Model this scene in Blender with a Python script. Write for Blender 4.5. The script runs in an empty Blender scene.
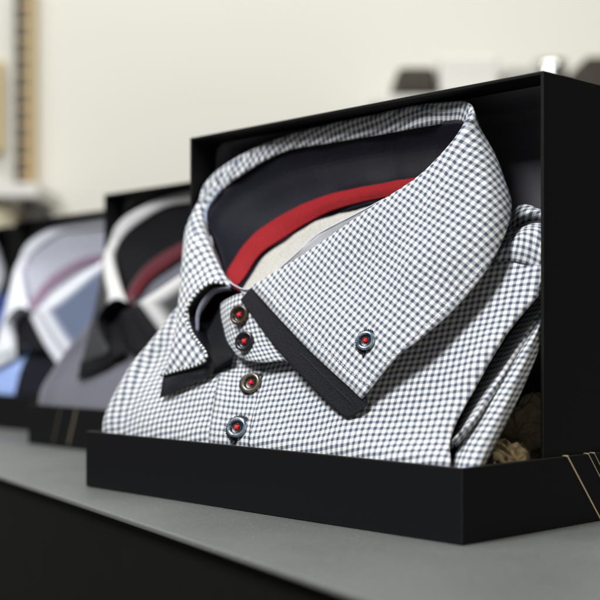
import bpy, bmesh, math, random
import numpy as np
from mathutils import Vector, Matrix, noise

# ------------------------------------------------------------------ camera, world, lamps, exposure
sc = bpy.context.scene
COL = sc.collection
F = 1226.0          # focal length in pixels of a 600 px wide frame
H = 0.0867          # camera height above the counter top (m)
HZ = 338.0          # horizon row

cam_data = bpy.data.cameras.new("camera")
cam = bpy.data.objects.new("camera", cam_data)
COL.objects.link(cam)
cam.location = (0, 0, H)
cam.rotation_euler = (math.radians(90), 0, 0)
cam_data.sensor_width = 36.0
cam_data.lens = 36.0 * F / 600.0
cam_data.shift_y = (HZ - 300.0) / 600.0
cam_data.clip_start = 0.02
cam_data.clip_end = 60
cam_data.dof.use_dof = True
cam_data.dof.focus_distance = 0.595
cam_data.dof.aperture_fstop = 6.8
cam_data.dof.aperture_blades = 7
sc.camera = cam

world = bpy.data.worlds.new("World")
sc.world = world
world.use_nodes = True
bg = world.node_tree.nodes["Background"]
bg.inputs[0].default_value = (0.93, 0.95, 1.0, 1)
bg.inputs[1].default_value = 0.11


def area(name, loc, target, sx, sy, power, color):
    d = bpy.data.lights.new(name, 'AREA')
    d.shape = 'RECTANGLE'
    d.size = sx
    d.size_y = sy
    d.energy = power
    d.color = color
    o = bpy.data.objects.new(name, d)
    COL.objects.link(o)
    o.location = loc
    o.rotation_euler = (Vector(target) - Vector(loc)).to_track_quat('-Z', 'Y').to_euler()
    return o


area("window_light", (-0.62, 0.02, 1.20), (0.0, 0.62, 0.12), 0.4, 0.5, 32.0, (0.95, 0.98, 1.0))
area("warm_fill", (0.95, -0.50, 0.50), (0.0, 0.65, 0.12), 0.35, 0.35, 3.2, (1.0, 0.90, 0.74))  # unseen warm fill lamp, set low so it reaches into the case
area("wall_fill", (-0.2, 1.0, 2.2), (0.0, 2.345, 0.5), 3.0, 0.6, 52.0, (1.0, 0.985, 0.93))  # added area lamp, put in to brighten the wall evenly

sc.view_settings.view_transform = 'Standard'
sc.view_settings.look = 'None'
sc.view_settings.exposure = 0.0
sc.view_settings.gamma = 1.0

# ------------------------------------------------------------------ frame of the box row
P0 = np.array([0.0676, 0.511])       # near corner of the first box
U = np.array([-0.686, 0.727])        # along the front lip, to the left
W = np.array([0.727, 0.686])         # into the box
ANG = math.atan2(-0.727, 0.686)


def loc_pt(px, py, b):
    """picture direction + depth b inside the box -> point in the box's own frame (x=-a, y=b, z)"""
    k = (px - 300.0) / F
    a = (k * (P0[1] + b * W[1]) - P0[0] - b * W[0]) / (U[0] - k * U[1])
    Y = P0[1] + a * U[1] + b * W[1]
    return np.array([-a, b, H - (py - HZ) / F * Y])


def to_pix(p):
    a, b, z = -p[0], p[1], p[2]
    X = P0[0] + a * U[0] + b * W[0]
    Y = P0[1] + a * U[1] + b * W[1]
    return 300 + F * X / Y, HZ - F * (z - H) / Y


# ------------------------------------------------------------------ materials
def new_mat(name):
    m = bpy.data.materials.new(name)
    m.use_nodes = True
    nt = m.node_tree
    return m, nt, nt.nodes, nt.links, nt.nodes["Principled BSDF"]


def bump(nt, bsdf, height_socket, strength=0.3, dist=0.0005):
    b = nt.nodes.new("ShaderNodeBump")
    b.inputs["Strength"].default_value = strength
    b.inputs["Distance"].default_value = dist
    nt.links.new(height_socket, b.inputs["Height"])
    nt.links.new(b.outputs[0], bsdf.inputs["Normal"])
    return b


def simple(name, col, rough=0.6, noise_scale=None, amt=0.15, bstr=0.2, bdist=0.0003, metal=0.0, sheen=0.0, spec=0.5):
    m, nt, N, L, P = new_mat(name)
    P.inputs["Base Color"].default_value = (*col, 1)
    P.inputs["Roughness"].default_value = rough
    P.inputs["Metallic"].default_value = metal
    P.inputs["Sheen Weight"].default_value = sheen
    P.inputs["Specular IOR Level"].default_value = spec
    if noise_scale:
        tc = N.new("ShaderNodeTexCoord")
        nz = N.new("ShaderNodeTexNoise")
        nz.inputs["Scale"].default_value = noise_scale
        nz.inputs["Detail"].default_value = 6
        L.new(tc.outputs["Object"], nz.inputs["Vector"])
        mx = N.new("ShaderNodeMix")
        mx.data_type = 'RGBA'
        mx.inputs[6].default_value = (*[c * (1 - amt) for c in col], 1)
        mx.inputs[7].default_value = (*[min(1, c * (1 + amt)) for c in col], 1)
        L.new(nz.outputs[0], mx.inputs[0])
        L.new(mx.outputs[2], P.inputs["Base Color"])
        bump(nt, P, nz.outputs[0], bstr, bdist)
    return m


def math_node(N, L, op, a, b=None, c=None):
    n = N.new("ShaderNodeMath")
    n.operation = op
    for i, v in enumerate((a, b, c)):
        if v is None:
            continue
        if isinstance(v, (int, float)):
            n.inputs[i].default_value = v
        else:
            L.new(v, n.inputs[i])
    return n.outputs[0]


def gingham(name, pitch=0.0034, white=(0.86, 0.84, 0.79), mid=(0.38, 0.40, 0.44), dark=(0.058, 0.071, 0.104), wob=0.0002):
    m, nt, N, L, P = new_mat(name)
    uv = N.new("ShaderNodeUVMap")
    uv.uv_map = "UVMap"
    nz = N.new("ShaderNodeTexNoise")
    nz.inputs["Scale"].default_value = 60
    nz.inputs["Detail"].default_value = 3
    L.new(uv.outputs[0], nz.inputs["Vector"])
    sub = N.new("ShaderNodeVectorMath"); sub.operation = 'SUBTRACT'
    sub.inputs[1].default_value = (0.5, 0.5, 0.5)
    L.new(nz.outputs["Color"], sub.inputs[0])
    scl = N.new("ShaderNodeVectorMath"); scl.operation = 'SCALE'
    scl.inputs["Scale"].default_value = wob * 8
    L.new(sub.outputs[0], scl.inputs[0])
    add = N.new("ShaderNodeVectorMath"); add.operation = 'ADD'
    L.new(uv.outputs[0], add.inputs[0]); L.new(scl.outputs[0], add.inputs[1])
    sep = N.new("ShaderNodeSeparateXYZ")
    L.new(add.outputs[0], sep.inputs[0])
    st = []
    for ax in (0, 1):
        ph = math_node(N, L, 'MULTIPLY', sep.outputs[ax], 2 * math.pi / pitch)
        s = math_node(N, L, 'SINE', ph)
        # soft edged stripe: clamp(s*2.6+0.5)
        s = math_node(N, L, 'MULTIPLY_ADD', s, 1.45, 0.44)
        cl = N.new("ShaderNodeClamp")
        L.new(s, cl.inputs[0])
        st.append(cl.outputs[0])
    # single threads: fine weave
    th = []
    for ax in (0, 1):
        ph = math_node(N, L, 'MULTIPLY', sep.outputs[ax], 2 * math.pi / 0.00046)
        th.append(math_node(N, L, 'SINE', ph))
    weave = math_node(N, L, 'MULTIPLY', th[0], th[1])
    mx1 = N.new("ShaderNodeMix"); mx1.data_type = 'RGBA'
    mx1.inputs[6].default_value = (*white, 1)
    mx1.inputs[7].default_value = (*mid, 1)
    L.new(math_node(N, L, 'MAXIMUM', st[0], st[1]), mx1.inputs[0])
    mul2 = N.new("ShaderNodeMix"); mul2.data_type = 'RGBA'
    mul2.inputs[7].default_value = (*dark, 1)
    L.new(mx1.outputs[2], mul2.inputs[6])
    L.new(math_node(N, L, 'MULTIPLY', st[0], st[1]), mul2.inputs[0])
    # faint mottling of the yarn
    mot = math_node(N, L, 'MULTIPLY_ADD', weave, 0.09, 0.96)
    mul3 = N.new("ShaderNodeMix"); mul3.data_type = 'RGBA'; mul3.blend_type = 'MULTIPLY'
    mul3.inputs[0].default_value = 1
    L.new(mul2.outputs[2], mul3.inputs[6]); L.new(mot, mul3.inputs[7])
    L.new(mul3.outputs[2], P.inputs["Base Color"])
    P.inputs["Roughness"].default_value = 0.75
    P.inputs["Sheen Weight"].default_value = 0.15
    P.inputs["Specular IOR Level"].default_value = 0.25
    big = N.new("ShaderNodeTexNoise")
    big.inputs["Scale"].default_value = 110
    big.inputs["Detail"].default_value = 4
    L.new(uv.outputs[0], big.inputs["Vector"])
    h = math_node(N, L, 'MULTIPLY_ADD', big.outputs[0], 4.0, weave)
    bump(nt, P, h, 0.5, 0.00012)
    return m


def bordered(name, inner, border, width=0.14, tip_dark=False):
    """plain cloth with a lighter border, following the grid of the collar"""
    m, nt, N, L, P = new_mat(name)
    uv = N.new("ShaderNodeUVMap"); uv.uv_map = "Grid"
    sep = N.new("ShaderNodeSeparateXYZ")
    L.new(uv.outputs[0], sep.inputs[0])
    def soft(sock, lo, hi):
        r = N.new("ShaderNodeMapRange"); r.interpolation_type = 'SMOOTHSTEP'
        r.inputs[1].default_value = lo; r.inputs[2].default_value = hi
        L.new(sock, r.inputs[0])
        return r.outputs[0]
    y, x = sep.outputs[1], sep.outputs[0]
    a = math_node(N, L, 'SUBTRACT', 1.0, soft(y, width + .03, width + .12))
    b = soft(x, 0.950, 0.990)
    c = math_node(N, L, 'SUBTRACT', 1.0, soft(x, .60, .64))
    if tip_dark:
        e = math_node(N, L, 'MAXIMUM', math_node(N, L, 'SUBTRACT', 1.0, soft(y, .3, .38)), soft(x, .14, .19))
        c = math_node(N, L, 'MINIMUM', c, e)
    s = math_node(N, L, 'MAXIMUM', math_node(N, L, 'MAXIMUM', a, b), c)
    mx = N.new("ShaderNodeMix"); mx.data_type = 'RGBA'
    mx.inputs[6].default_value = (*inner, 1); mx.inputs[7].default_value = (*border, 1)
    L.new(s, mx.inputs[0])
    L.new(mx.outputs[2], P.inputs["Base Color"])
    P.inputs["Roughness"].default_value = 0.8
    return m


def cloth(name, col, rough=0.8, thread=0.0006, sheen=0.2, var=0.25, spec=None, bd=0.00012):
    m, nt, N, L, P = new_mat(name)
    P.inputs["Roughness"].default_value = rough
    P.inputs["Sheen Weight"].default_value = sheen
    P.inputs["Specular IOR Level"].default_value = spec if spec is not None else (0.3 if max(col) > 0.1 else 0.1)
    uv = N.new("ShaderNodeUVMap"); uv.uv_map = "UVMap"
    sep = N.new("ShaderNodeSeparateXYZ"); L.new(uv.outputs[0], sep.inputs[0])
    # twill: diagonal ribs
    d = math_node(N, L, 'ADD', sep.outputs[0], sep.outputs[1])
    s = math_node(N, L, 'SINE', math_node(N, L, 'MULTIPLY', d, 2 * math.pi / thread))
    nz = N.new("ShaderNodeTexNoise"); nz.inputs["Scale"].default_value = 900
    nz.inputs["Detail"].default_value = 4
    L.new(uv.outputs[0], nz.inputs["Vector"])
    h = math_node(N, L, 'MULTIPLY_ADD', nz.outputs[0], 2.0, s)
    mx = N.new("ShaderNodeMix"); mx.data_type = 'RGBA'
    mx.inputs[6].default_value = (*[c * (1 - var) for c in col], 1)
    mx.inputs[7].default_value = (*[min(1, c * (1 + var)) for c in col], 1)
    rg = N.new("ShaderNodeMapRange"); rg.inputs[1].default_value = .35; rg.inputs[2].default_value = .65
    L.new(nz.outputs[0], rg.inputs[0])
    L.new(rg.outputs[0], mx.inputs[0])
    L.new(mx.outputs[2], P.inputs["Base Color"])
    bump(nt, P, h, 0.6, bd)
    return m


M = {}
M['gingham'] = gingham("gingham_cotton")
M['navy'] = cloth("navy_twill", (0.010, 0.0095, 0.016), sheen=0.0, rough=0.45, spec=0.10, var=0.4)
M['trim'] = cloth("navy_trim", (0.0095, 0.0098, 0.0145), rough=0.42, sheen=0.0, var=0.6, spec=0.2, thread=0.0008, bd=0.0003)
M['red'] = cloth("red_ribbon", (0.27, 0.005, 0.009), thread=0.0012, sheen=0.0)
M['cream'] = cloth("cream_lining", (0.52, 0.49, 0.44))
M['white_cloth'] = cloth("white_cloth", (0.72, 0.73, 0.78))
M['lilac_cloth'] = cloth("lilac_grey_cloth", (0.115, 0.112, 0.142))
M['blue_white'] = cloth("pale_blue_cloth", (0.55, 0.62, 0.82))
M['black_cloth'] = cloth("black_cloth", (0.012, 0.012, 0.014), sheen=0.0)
M['blue_cloth'] = cloth("blue_cloth", (0.04, 0.10, 0.36))
M['lavender'] = cloth("lavender_lining", (0.50, 0.50, 0.57))
M['dark_collar'] = bordered("charcoal_collar_grey_border", (0.022, 0.022, 0.025), (0.55, 0.54, 0.53), tip_dark=True)
M['slate_collar'] = bordered("slate_collar_white_border", (0.10, 0.125, 0.20), (0.74, 0.75, 0.80))
M['dark_red'] = cloth("dark_red_ribbon", (0.10, 0.008, 0.016))
M['rose'] = cloth("muted_rose_ribbon", (0.26, 0.16, 0.24))
m, nt, N, L, P = new_mat("navy_cloth_pale_blue_panel")
uv = N.new("ShaderNodeUVMap"); uv.uv_map = "Grid"
sep = N.new("ShaderNodeSeparateXYZ"); L.new(uv.outputs[0], sep.inputs[0])
cmp_ = math_node(N, L, 'COMPARE', sep.outputs[0], 0.34, 0.065)
mx = N.new("ShaderNodeMix"); mx.data_type = 'RGBA'
mx.inputs[6].default_value = (0.008, 0.009, 0.014, 1); mx.inputs[7].default_value = (0.28, 0.38, 0.68, 1)
L.new(cmp_, mx.inputs[0]); L.new(mx.outputs[2], P.inputs["Base Color"])
P.inputs["Roughness"].default_value = 0.8; P.inputs["Specular IOR Level"].default_value = 0.1
M['panel_body'] = m
M['box'] = simple("black_paper_board", (0.0052, 0.0053, 0.0061), 0.55, 900, 0.25, 0.25, 0.0001, spec=0.16)
M['box_edge'] = simple("worn_board_edge", (0.016, 0.0145, 0.012), 0.6, 300, 0.6, 0.3, 0.0001, spec=0.2)
M['box_lining'] = simple("dark_lavender_board", (0.085, 0.08, 0.092), 0.5, 300, 0.1, 0.1, 0.0001)
M['gold'] = simple("gold_foil", (0.85, 0.70, 0.46), 0.45, metal=0.35)
M['dull_gold'] = simple("dull_gold_foil", (0.13, 0.105, 0.07), 0.6)
M['counter'] = simple("grey_laminate", (0.11, 0.113, 0.109), 0.5, 700, 0.12, 0.15, 0.0001)
m = M['counter']; nt = m.node_tree; N = nt.nodes; L = nt.links; P = N["Principled BSDF"]
tc = N.new("ShaderNodeTexCoord"); nz = N.new("ShaderNodeTexNoise"); nz.inputs["Scale"].default_value = 9; nz.inputs["Detail"].default_value = 8
L.new(tc.outputs["Object"], nz.inputs["Vector"])
mr = N.new("ShaderNodeMapRange"); mr.inputs[1].default_value = .3; mr.inputs[2].default_value = .7; mr.inputs[3].default_value = .30; mr.inputs[4].default_value = .58
L.new(nz.outputs[0], mr.inputs[0]); L.new(mr.outputs[0], P.inputs["Roughness"])
sp = N.new("ShaderNodeTexVoronoi"); sp.inputs["Scale"].default_value = 420
L.new(tc.outputs["Object"], sp.inputs["Vector"])
ls = math_node(N, L, 'LESS_THAN', sp.outputs["Distance"], 0.16)
old = P.inputs["Base Color"].links[0].from_socket
mx = N.new("ShaderNodeMix"); mx.data_type = 'RGBA'; mx.inputs[7].default_value = (.30, .30, .29, 1)
L.new(math_node(N, L, 'MULTIPLY', ls, 0.5), mx.inputs[0]); L.new(old, mx.inputs[6]); L.new(mx.outputs[2], P.inputs["Base Color"])
M['counter_front'] = simple("dark_brown_board", (0.0065, 0.0062, 0.0052), 0.7, 60, 0.2, spec=0.08)
M['floor'] = simple("floor_grey", (0.25, 0.24, 0.22), 0.5, 8, 0.2)
M['tissue'] = simple("tan_tissue_paper", (0.78, 0.62, 0.38), 0.4, 250, 0.25, 0.3, 0.0003)
M['btn_dark'] = simple("button_black", (0.012, 0.012, 0.016), 0.22)
M['btn_brown'] = simple("button_brown_horn", (0.05, 0.030, 0.014), 0.25, 500, 0.5, 0.1, 0.0001)
M['thread_red'] = simple("red_thread", (0.75, 0.02, 0.02), 0.6)
M['thread_black'] = simple("black_thread", (0.012, 0.012, 0.016), 0.8, 2500, 0.4, 0.5, 0.0003)
M['shop_white'] = simple("painted_white_metal", (0.72, 0.70, 0.66), 0.5)
M['shop_tan'] = simple("tan_metal_upright", (0.48, 0.34, 0.15), 0.4)
M['shop_grey'] = simple("grey_carton", (0.42, 0.41, 0.38), 0.6)
M['shop_dark'] = simple("dark_slot", (0.03, 0.022, 0.014), 0.6)
M['shop_brown'] = simple("dark_brown_cloth", (0.045, 0.036, 0.026), 0.8, 20, 0.4)
M['shop_cream'] = simple("cream_ceramic", (0.88, 0.80, 0.58), 0.35)
M['shop_yellow'] = simple("yellow_paint", (0.60, 0.46, 0.20), 0.5)
M['steel'] = simple("brushed_steel", (0.65, 0.65, 0.63), 0.25, metal=1.0)

# pearly rim of the buttons
m, nt, N, L, P = new_mat("button_pearl")
lw = N.new("ShaderNodeLayerWeight"); lw.inputs[0].default_value = 0.4
tc = N.new("ShaderNodeTexCoord")
nz = N.new("ShaderNodeTexNoise"); nz.inputs["Scale"].default_value = 350
L.new(tc.outputs["Object"], nz.inputs["Vector"])
cr = N.new("ShaderNodeValToRGB")
cr.color_ramp.elements[0].position = 0.35; cr.color_ramp.elements[0].color = (0.02, 0.08, 0.16, 1)
cr.color_ramp.elements[1].position = 0.62; cr.color_ramp.elements[1].color = (0.30, 0.36, 0.40, 1)
L.new(nz.outputs[0], cr.inputs[0]); L.new(cr.outputs[0], P.inputs["Base Color"])
P.inputs["Roughness"].default_value = 0.18
P.inputs["Metallic"].default_value = 0.45
P.inputs["Coat Weight"].default_value = 0.6
M['btn_pearl'] = m

# clear plastic
m, nt, N, L, P = new_mat("clear_plastic")
out = [n for n in N if n.type == 'OUTPUT_MATERIAL'][0]
tr = N.new("ShaderNodeBsdfTransparent"); tr.inputs[0].default_value = (0.93, 0.94, 0.96, 1)
P.inputs["Base Color"].default_value = (0.85, 0.86, 0.95, 1)
P.inputs["Roughness"].default_value = 0.12
fr = N.new("ShaderNodeFresnel"); fr.inputs[0].default_value = 1.5
ad = math_node(N, L, 'MULTIPLY_ADD', fr.outputs[0], 0.9, 0.30)
mx = N.new("ShaderNodeMixShader")
L.new(ad, mx.inputs[0]); L.new(tr.outputs[0], mx.inputs[1]); L.new(P.outputs[0], mx.inputs[2])
L.new(mx.outputs[0], out.inputs[0])
M['plastic'] = m

# painted shop wall
m, nt, N, L, P = new_mat("cream_wall_paint")
tc = N.new("ShaderNodeTexCoord")
nz = N.new("ShaderNodeTexNoise"); nz.inputs["Scale"].default_value = 1.2; nz.inputs["Detail"].default_value = 5
L.new(tc.outputs["Object"], nz.inputs["Vector"])
cr = N.new("ShaderNodeValToRGB")
cr.color_ramp.elements[0].color = (0.71, 0.695, 0.62, 1)
cr.color_ramp.elements[1].color = (0.77, 0.755, 0.695, 1)
L.new(nz.outputs[0], cr.inputs[0]); L.new(cr.outputs[0], P.inputs["Base Color"])
P.inputs["Roughness"].default_value = 0.8
M['wall'] = m


# ------------------------------------------------------------------ mesh helpers
def link(name, me, mat, parent=None, smooth=True):
    o = bpy.data.objects.new(name, me)
    COL.objects.link(o)
    if mat is not None:
        me.materials.append(mat)
    if smooth:
        me.polygons.foreach_set("use_smooth", [True] * len(me.polygons))
    if parent is not None:
        o.parent = parent
    return o


def tag(o, label=None, cat=None, group=None, kind=None):
    if label: o["label"] = label
    if cat: o["category"] = cat
    if group: o["group"] = group
    if kind: o["kind"] = kind
    return o


def empty(name, loc, rz=0.0):
    o = bpy.data.objects.new(name, None)
    COL.objects.link(o)
    o.empty_display_size = 0.02
    o.location = loc
    o.rotation_euler = (0, 0, rz)
    return o


def cr_interp(P, n):
    """Catmull-Rom along axis 0 of P (k, ..., 3), n segments per span"""
    k = P.shape[0]
    E = np.concatenate([(2 * P[0] - P[1])[None], P, (2 * P[-1] - P[-2])[None]], 0)
    out = []
    for i in range(k - 1):
        p0, p1, p2, p3 = E[i], E[i + 1], E[i + 2], E[i + 3]
        for j in range(n):
            t = j / n
            out.append(0.5 * (2 * p1 + (p2 - p0) * t + (2 * p0 - 5 * p1 + 4 * p2 - p3) * t * t
                              + (3 * p1 - p0 - 3 * p2 + p3) * t ** 3))
    out.append(P[-1])
    return np.array(out)


def surface(ctrl, nr, nc, local=False):
    G = np.array([[p if local else loc_pt(*p) for p in row] for row in ctrl], float)
    G = cr_interp(G, nr)
    G = np.swapaxes(cr_interp(np.swapaxes(G, 0, 1), nc), 0, 1)
    return G


def fit(G):
    """keep the cloth inside the board walls"""
    G = G.copy()
    G[..., 0] = np.where(G[..., 1] > 0.010, np.minimum(G[..., 0], -0.0042 - 0.0015 * np.clip((G[..., 1] - .05) * 60, 0, 1)), G[..., 0])
    G[..., 0] = np.where(G[..., 1] > 0.055, np.maximum(G[..., 0], -0.2545), G[..., 0])
    return G


def flatten(G, u, v, iters=500):
    """lay the curved cloth out flat so that the woven check keeps its size and its right angles"""
    R, C = G.shape[:2]
    uv = np.stack([u, v], 2).astype(float)
    acc_n = np.zeros((R, C, 1))
    sl = [((slice(None), slice(0, C - 1)), (slice(None), slice(1, C))),
          ((slice(0, R - 1), slice(None)), (slice(1, R), slice(None))),
          ((slice(0, R - 1), slice(0, C - 1)), (slice(1, R), slice(1, C))),
          ((slice(0, R - 1), slice(1, C)), (slice(1, R), slice(0, C - 1))),
          ]
    for k in (4, 12):
        if C > k: sl.append(((slice(None), slice(0, C - k)), (slice(None), slice(k, C))))
        if R > k: sl.append(((slice(0, R - k), slice(None)), (slice(k, R), slice(None))))
        if C > k and R > k:
            sl.append(((slice(0, R - k), slice(0, C - k)), (slice(k, R), slice(k, C))))
            sl.append(((slice(0, R - k), slice(k, C)), (slice(k, R), slice(0, C - k))))
    rest = [np.linalg.norm(G[a] - G[b], axis=2) for a, b in sl]
    for a, b in sl: acc_n[a] += 1; acc_n[b] += 1
    for it in range(iters):
        acc = np.zeros_like(uv)
        for (a, b), r in zip(sl, rest):
            d = uv[b] - uv[a]
            ln = np.linalg.norm(d, axis=2) + 1e-9
            cor = d * (0.5 * (ln - r) / ln)[..., None]
            acc[a] += cor; acc[b] -= cor
        uv += acc / acc_n * 1.6
    return uv


def wrinkle(G, amp, scale, seed=0.0, stretch=(1, 1, 1)):
    du = np.gradient(G, axis=1); dv = np.gradient(G, axis=0)
    n = np.cross(du, dv)
    n /= (np.linalg.norm(n, axis=2, keepdims=True) + 1e-12)
    out = G.copy()
    for i in range(G.shape[0]):
        for j in range(G.shape[1]):
            p = G[i, j]
            q = Vector((p[0] * scale * stretch[0] + seed, p[1] * scale * stretch[1], p[2] * scale * stretch[2]))
            out[i, j] += n[i, j] * amp * (noise.noise(q) + 0.45 * noise.noise(q * 2.3))
    return out


def ease(d, x0, x1, s1):
    """cloth eased together (gathered) towards one side: yarn spacing shrinks from 1 to s1 beyond x0"""
    sg = -1.0 if x1 < 0 else 1.0
    x = d * sg; a = abs(x0); b = abs(x1)
    t = np.clip(x - a, 0, None)
    L_ = b - a
    y = np.minimum(x, a) + np.where(t < L_, t - (1 - s1) * t * t / (2 * L_), L_ * (1 + s1) / 2 + (t - L_) * s1)
    return y * sg


def sheet(name, G, mat, parent, thick=0.0005, refc=0, refr=0, offset=0.0, flat=None, eased=None):
    G = fit(G)
    R, C = G.shape[:2]
    verts = G.reshape(-1, 3)
    faces = [(i * C + j, i * C + j + 1, (i + 1) * C + j + 1, (i + 1) * C + j) for i in range(R - 1) for j in range(C - 1)]
    me = bpy.data.meshes.new(name)
    me.from_pydata([tuple(v) for v in verts], [], faces)
    du = np.zeros((R, C)); du[:, 1:] = np.cumsum(np.linalg.norm(np.diff(G, axis=1), axis=2), axis=1)
    dv = np.zeros((R, C)); dv[1:, :] = np.cumsum(np.linalg.norm(np.diff(G, axis=0), axis=2), axis=0)
    du -= du[:, refc:refc + 1] if refc >= 0 else du[:, [C + refc]]
    dv -= dv[refr:refr + 1, :] if refr >= 0 else dv[[R + refr], :]
    if flat:
        UVg = flatten(G, du, dv)
        (r0, c0), (r1, c1) = flat           # this line of the cloth runs along a yarn
        r0 %= R; r1 %= R; c0 %= C; c1 %= C
        d = UVg[r1, c1] - UVg[r0, c0]; d /= np.linalg.norm(d)
        rel = UVg - UVg[r0, c0]
        du = rel[..., 0] * d[1] - rel[..., 1] * d[0]
        dv = rel[..., 0] * d[0] + rel[..., 1] * d[1]
    if eased:
        du = ease(du, eased[0] * du.min(), eased[1] * du.min(), eased[2])
    uv = me.uv_layers.new(name="UVMap")
    gr = me.uv_layers.new(name="Grid")
    for li, l in enumerate(me.loops):
        i, j = divmod(l.vertex_index, C)
        uv.data[li].uv = (du[i, j], dv[i, j])
        gr.data[li].uv = (j / (C - 1), i / (R - 1))
    o = link(name, me, mat, parent)
    if thick:
        md = o.modifiers.new("thickness", 'SOLIDIFY')
        md.thickness = thick
        md.offset = offset
        md.use_even_offset = False
    return o


def tube(name, pts, rad, mat, parent=None, seg=8, n=6):
    P = cr_interp(np.array(pts, float), n) if len(pts) > 2 else np.array(pts, float)
    bm = bmesh.new()
    rings = []
    up = Vector((0, 0, 1))
    for i, p in enumerate(P):
        t = Vector(P[min(i + 1, len(P) - 1)] - P[max(i - 1, 0)]).normalized()
        s = t.cross(up)
        if s.length < 1e-3: s = t.cross(Vector((0, 1, 0)))
        s.normalize(); v = s.cross(t)
        r = rad if not callable(rad) else rad(i / (len(P) - 1))
        rings.append([bm.verts.new(Vector(p) + (s * math.cos(q) + v * math.sin(q)) * r)
                      for q in [2 * math.pi * k / seg for k in range(seg)]])
    for a, b in zip(rings, rings[1:]):
        for k in range(seg):
            bm.faces.new((a[k], a[(k + 1) % seg], b[(k + 1) % seg], b[k]))
    bm.faces.new(rings[0][::-1]); bm.faces.new(rings[-1])
    me = bpy.data.meshes.new(name)
    bm.to_mesh(me); bm.free()
    return link(name, me, mat, parent)


def bm_box(bm, x0, x1, y0, y1, z0, z1):
    vs = [bm.verts.new((x, y, z)) for x in (x0, x1) for y in (y0, y1) for z in (z0, z1)]
    for f in ((0, 1, 3, 2), (4, 6, 7, 5), (0, 4, 5, 1), (2, 3, 7, 6), (0, 2, 6, 4), (1, 5, 7, 3)):
        bm.faces.new([vs[i] for i in f])


def box_obj(name, dims, mat, parent=None, bevel=0.0, seg=2):
    bm = bmesh.new()
    for d in ([dims] if not isinstance(dims[0], (list, tuple)) else dims):
        bm_box(bm, *d)
    bmesh.ops.recalc_face_normals(bm, faces=bm.faces)
    me = bpy.data.meshes.new(name)
    bm.to_mesh(me); bm.free()
    o = link(name, me, mat, parent, smooth=False)
    if bevel:
        md = o.modifiers.new("bevel", 'BEVEL')
        md.width = bevel; md.segments = seg; md.limit_method = 'ANGLE'
    return o


def open_box(name, x0, x1, y0, y1, z0, z1, t, open_dir, mat, parent, bevel=0.0006):
    """a board box with one open side; real inner faces"""
    bm = bmesh.new()
    ix0, ix1, iy0, iy1, iz0, iz1 = x0 + t, x1 - t, y0 + t, y1 - t, z0 + t, z1 - t
    if open_dir == 'top': iz1 = z1
    if open_dir == 'front': iy0 = y0
    o = [bm.verts.new((x, y, z)) for x in (x0, x1) for y in (y0, y1) for z in (z0, z1)]
    i = [bm.verts.new((x, y, z)) for x in (ix0, ix1) for y in (iy0, iy1) for z in (iz0, iz1)]
    quads = {'left': (0, 1, 3, 2), 'right': (4, 6, 7, 5), 'front': (0, 4, 5, 1), 'back': (2, 3, 7, 6),
             'bottom': (0, 2, 6, 4), 'top': (1, 5, 7, 3)}
    for k, q in quads.items():
        if k == open_dir:
            for a in range(4):
                A, B = q[a], q[(a + 1) % 4]
                bm.faces.new((o[A], o[B], i[B], i[A]))
        else:
            bm.faces.new([o[a] for a in q])
            bm.faces.new([i[a] for a in q[::-1]])
    bmesh.ops.recalc_face_normals(bm, faces=bm.faces)
    me = bpy.data.meshes.new(name)
    bm.to_mesh(me); bm.free()
    ob = link(name, me, mat, parent, smooth=False)
    md = ob.modifiers.new("bevel", 'BEVEL')
    md.width = bevel * 0.8; md.segments = 3; md.limit_method = 'ANGLE'
    me.materials.append(M['box_edge']); md.material = 1
    return ob


# ------------------------------------------------------------------ the setting
EA = Vector((-0.188, 0.770, 0)); ED = Vector((0.501, -0.865, 0)).normalized()
EN = Vector((0.865, 0.501, 0)).normalized()          # from the front edge into the counter
eang = math.atan2(ED.y, ED.x)
ct = box_obj("counter", (-2.6, 0.95, 0.0, 0.62, -0.003, 0.0), M['counter'], None, 0.0012, 3)
ct.location = EA; ct.rotation_euler = (0, 0, eang)
tag(ct, "grey laminate counter top with dark front, carrying the row of shirt boxes", "counter")
cf = box_obj("front_panel", (-2.6, 0.95, 0.004, 0.60, -0.8985, -0.0032), M['counter_front'], ct, 0.001)
fl = box_obj("floor", (-6, 6, -4, 2.6, -1.0, -0.9), M['floor']); tag(fl, "grey shop floor", kind="structure")
wl = box_obj("wall", (-6, 6, 2.345, 2.45, -0.9, 3.2), M['wall']); tag(wl, "plain cream shop wall behind the counter", "wall", kind="structure")


# ------------------------------------------------------------------ boxes
BW, CW = 0.2805, 0.257


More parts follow.
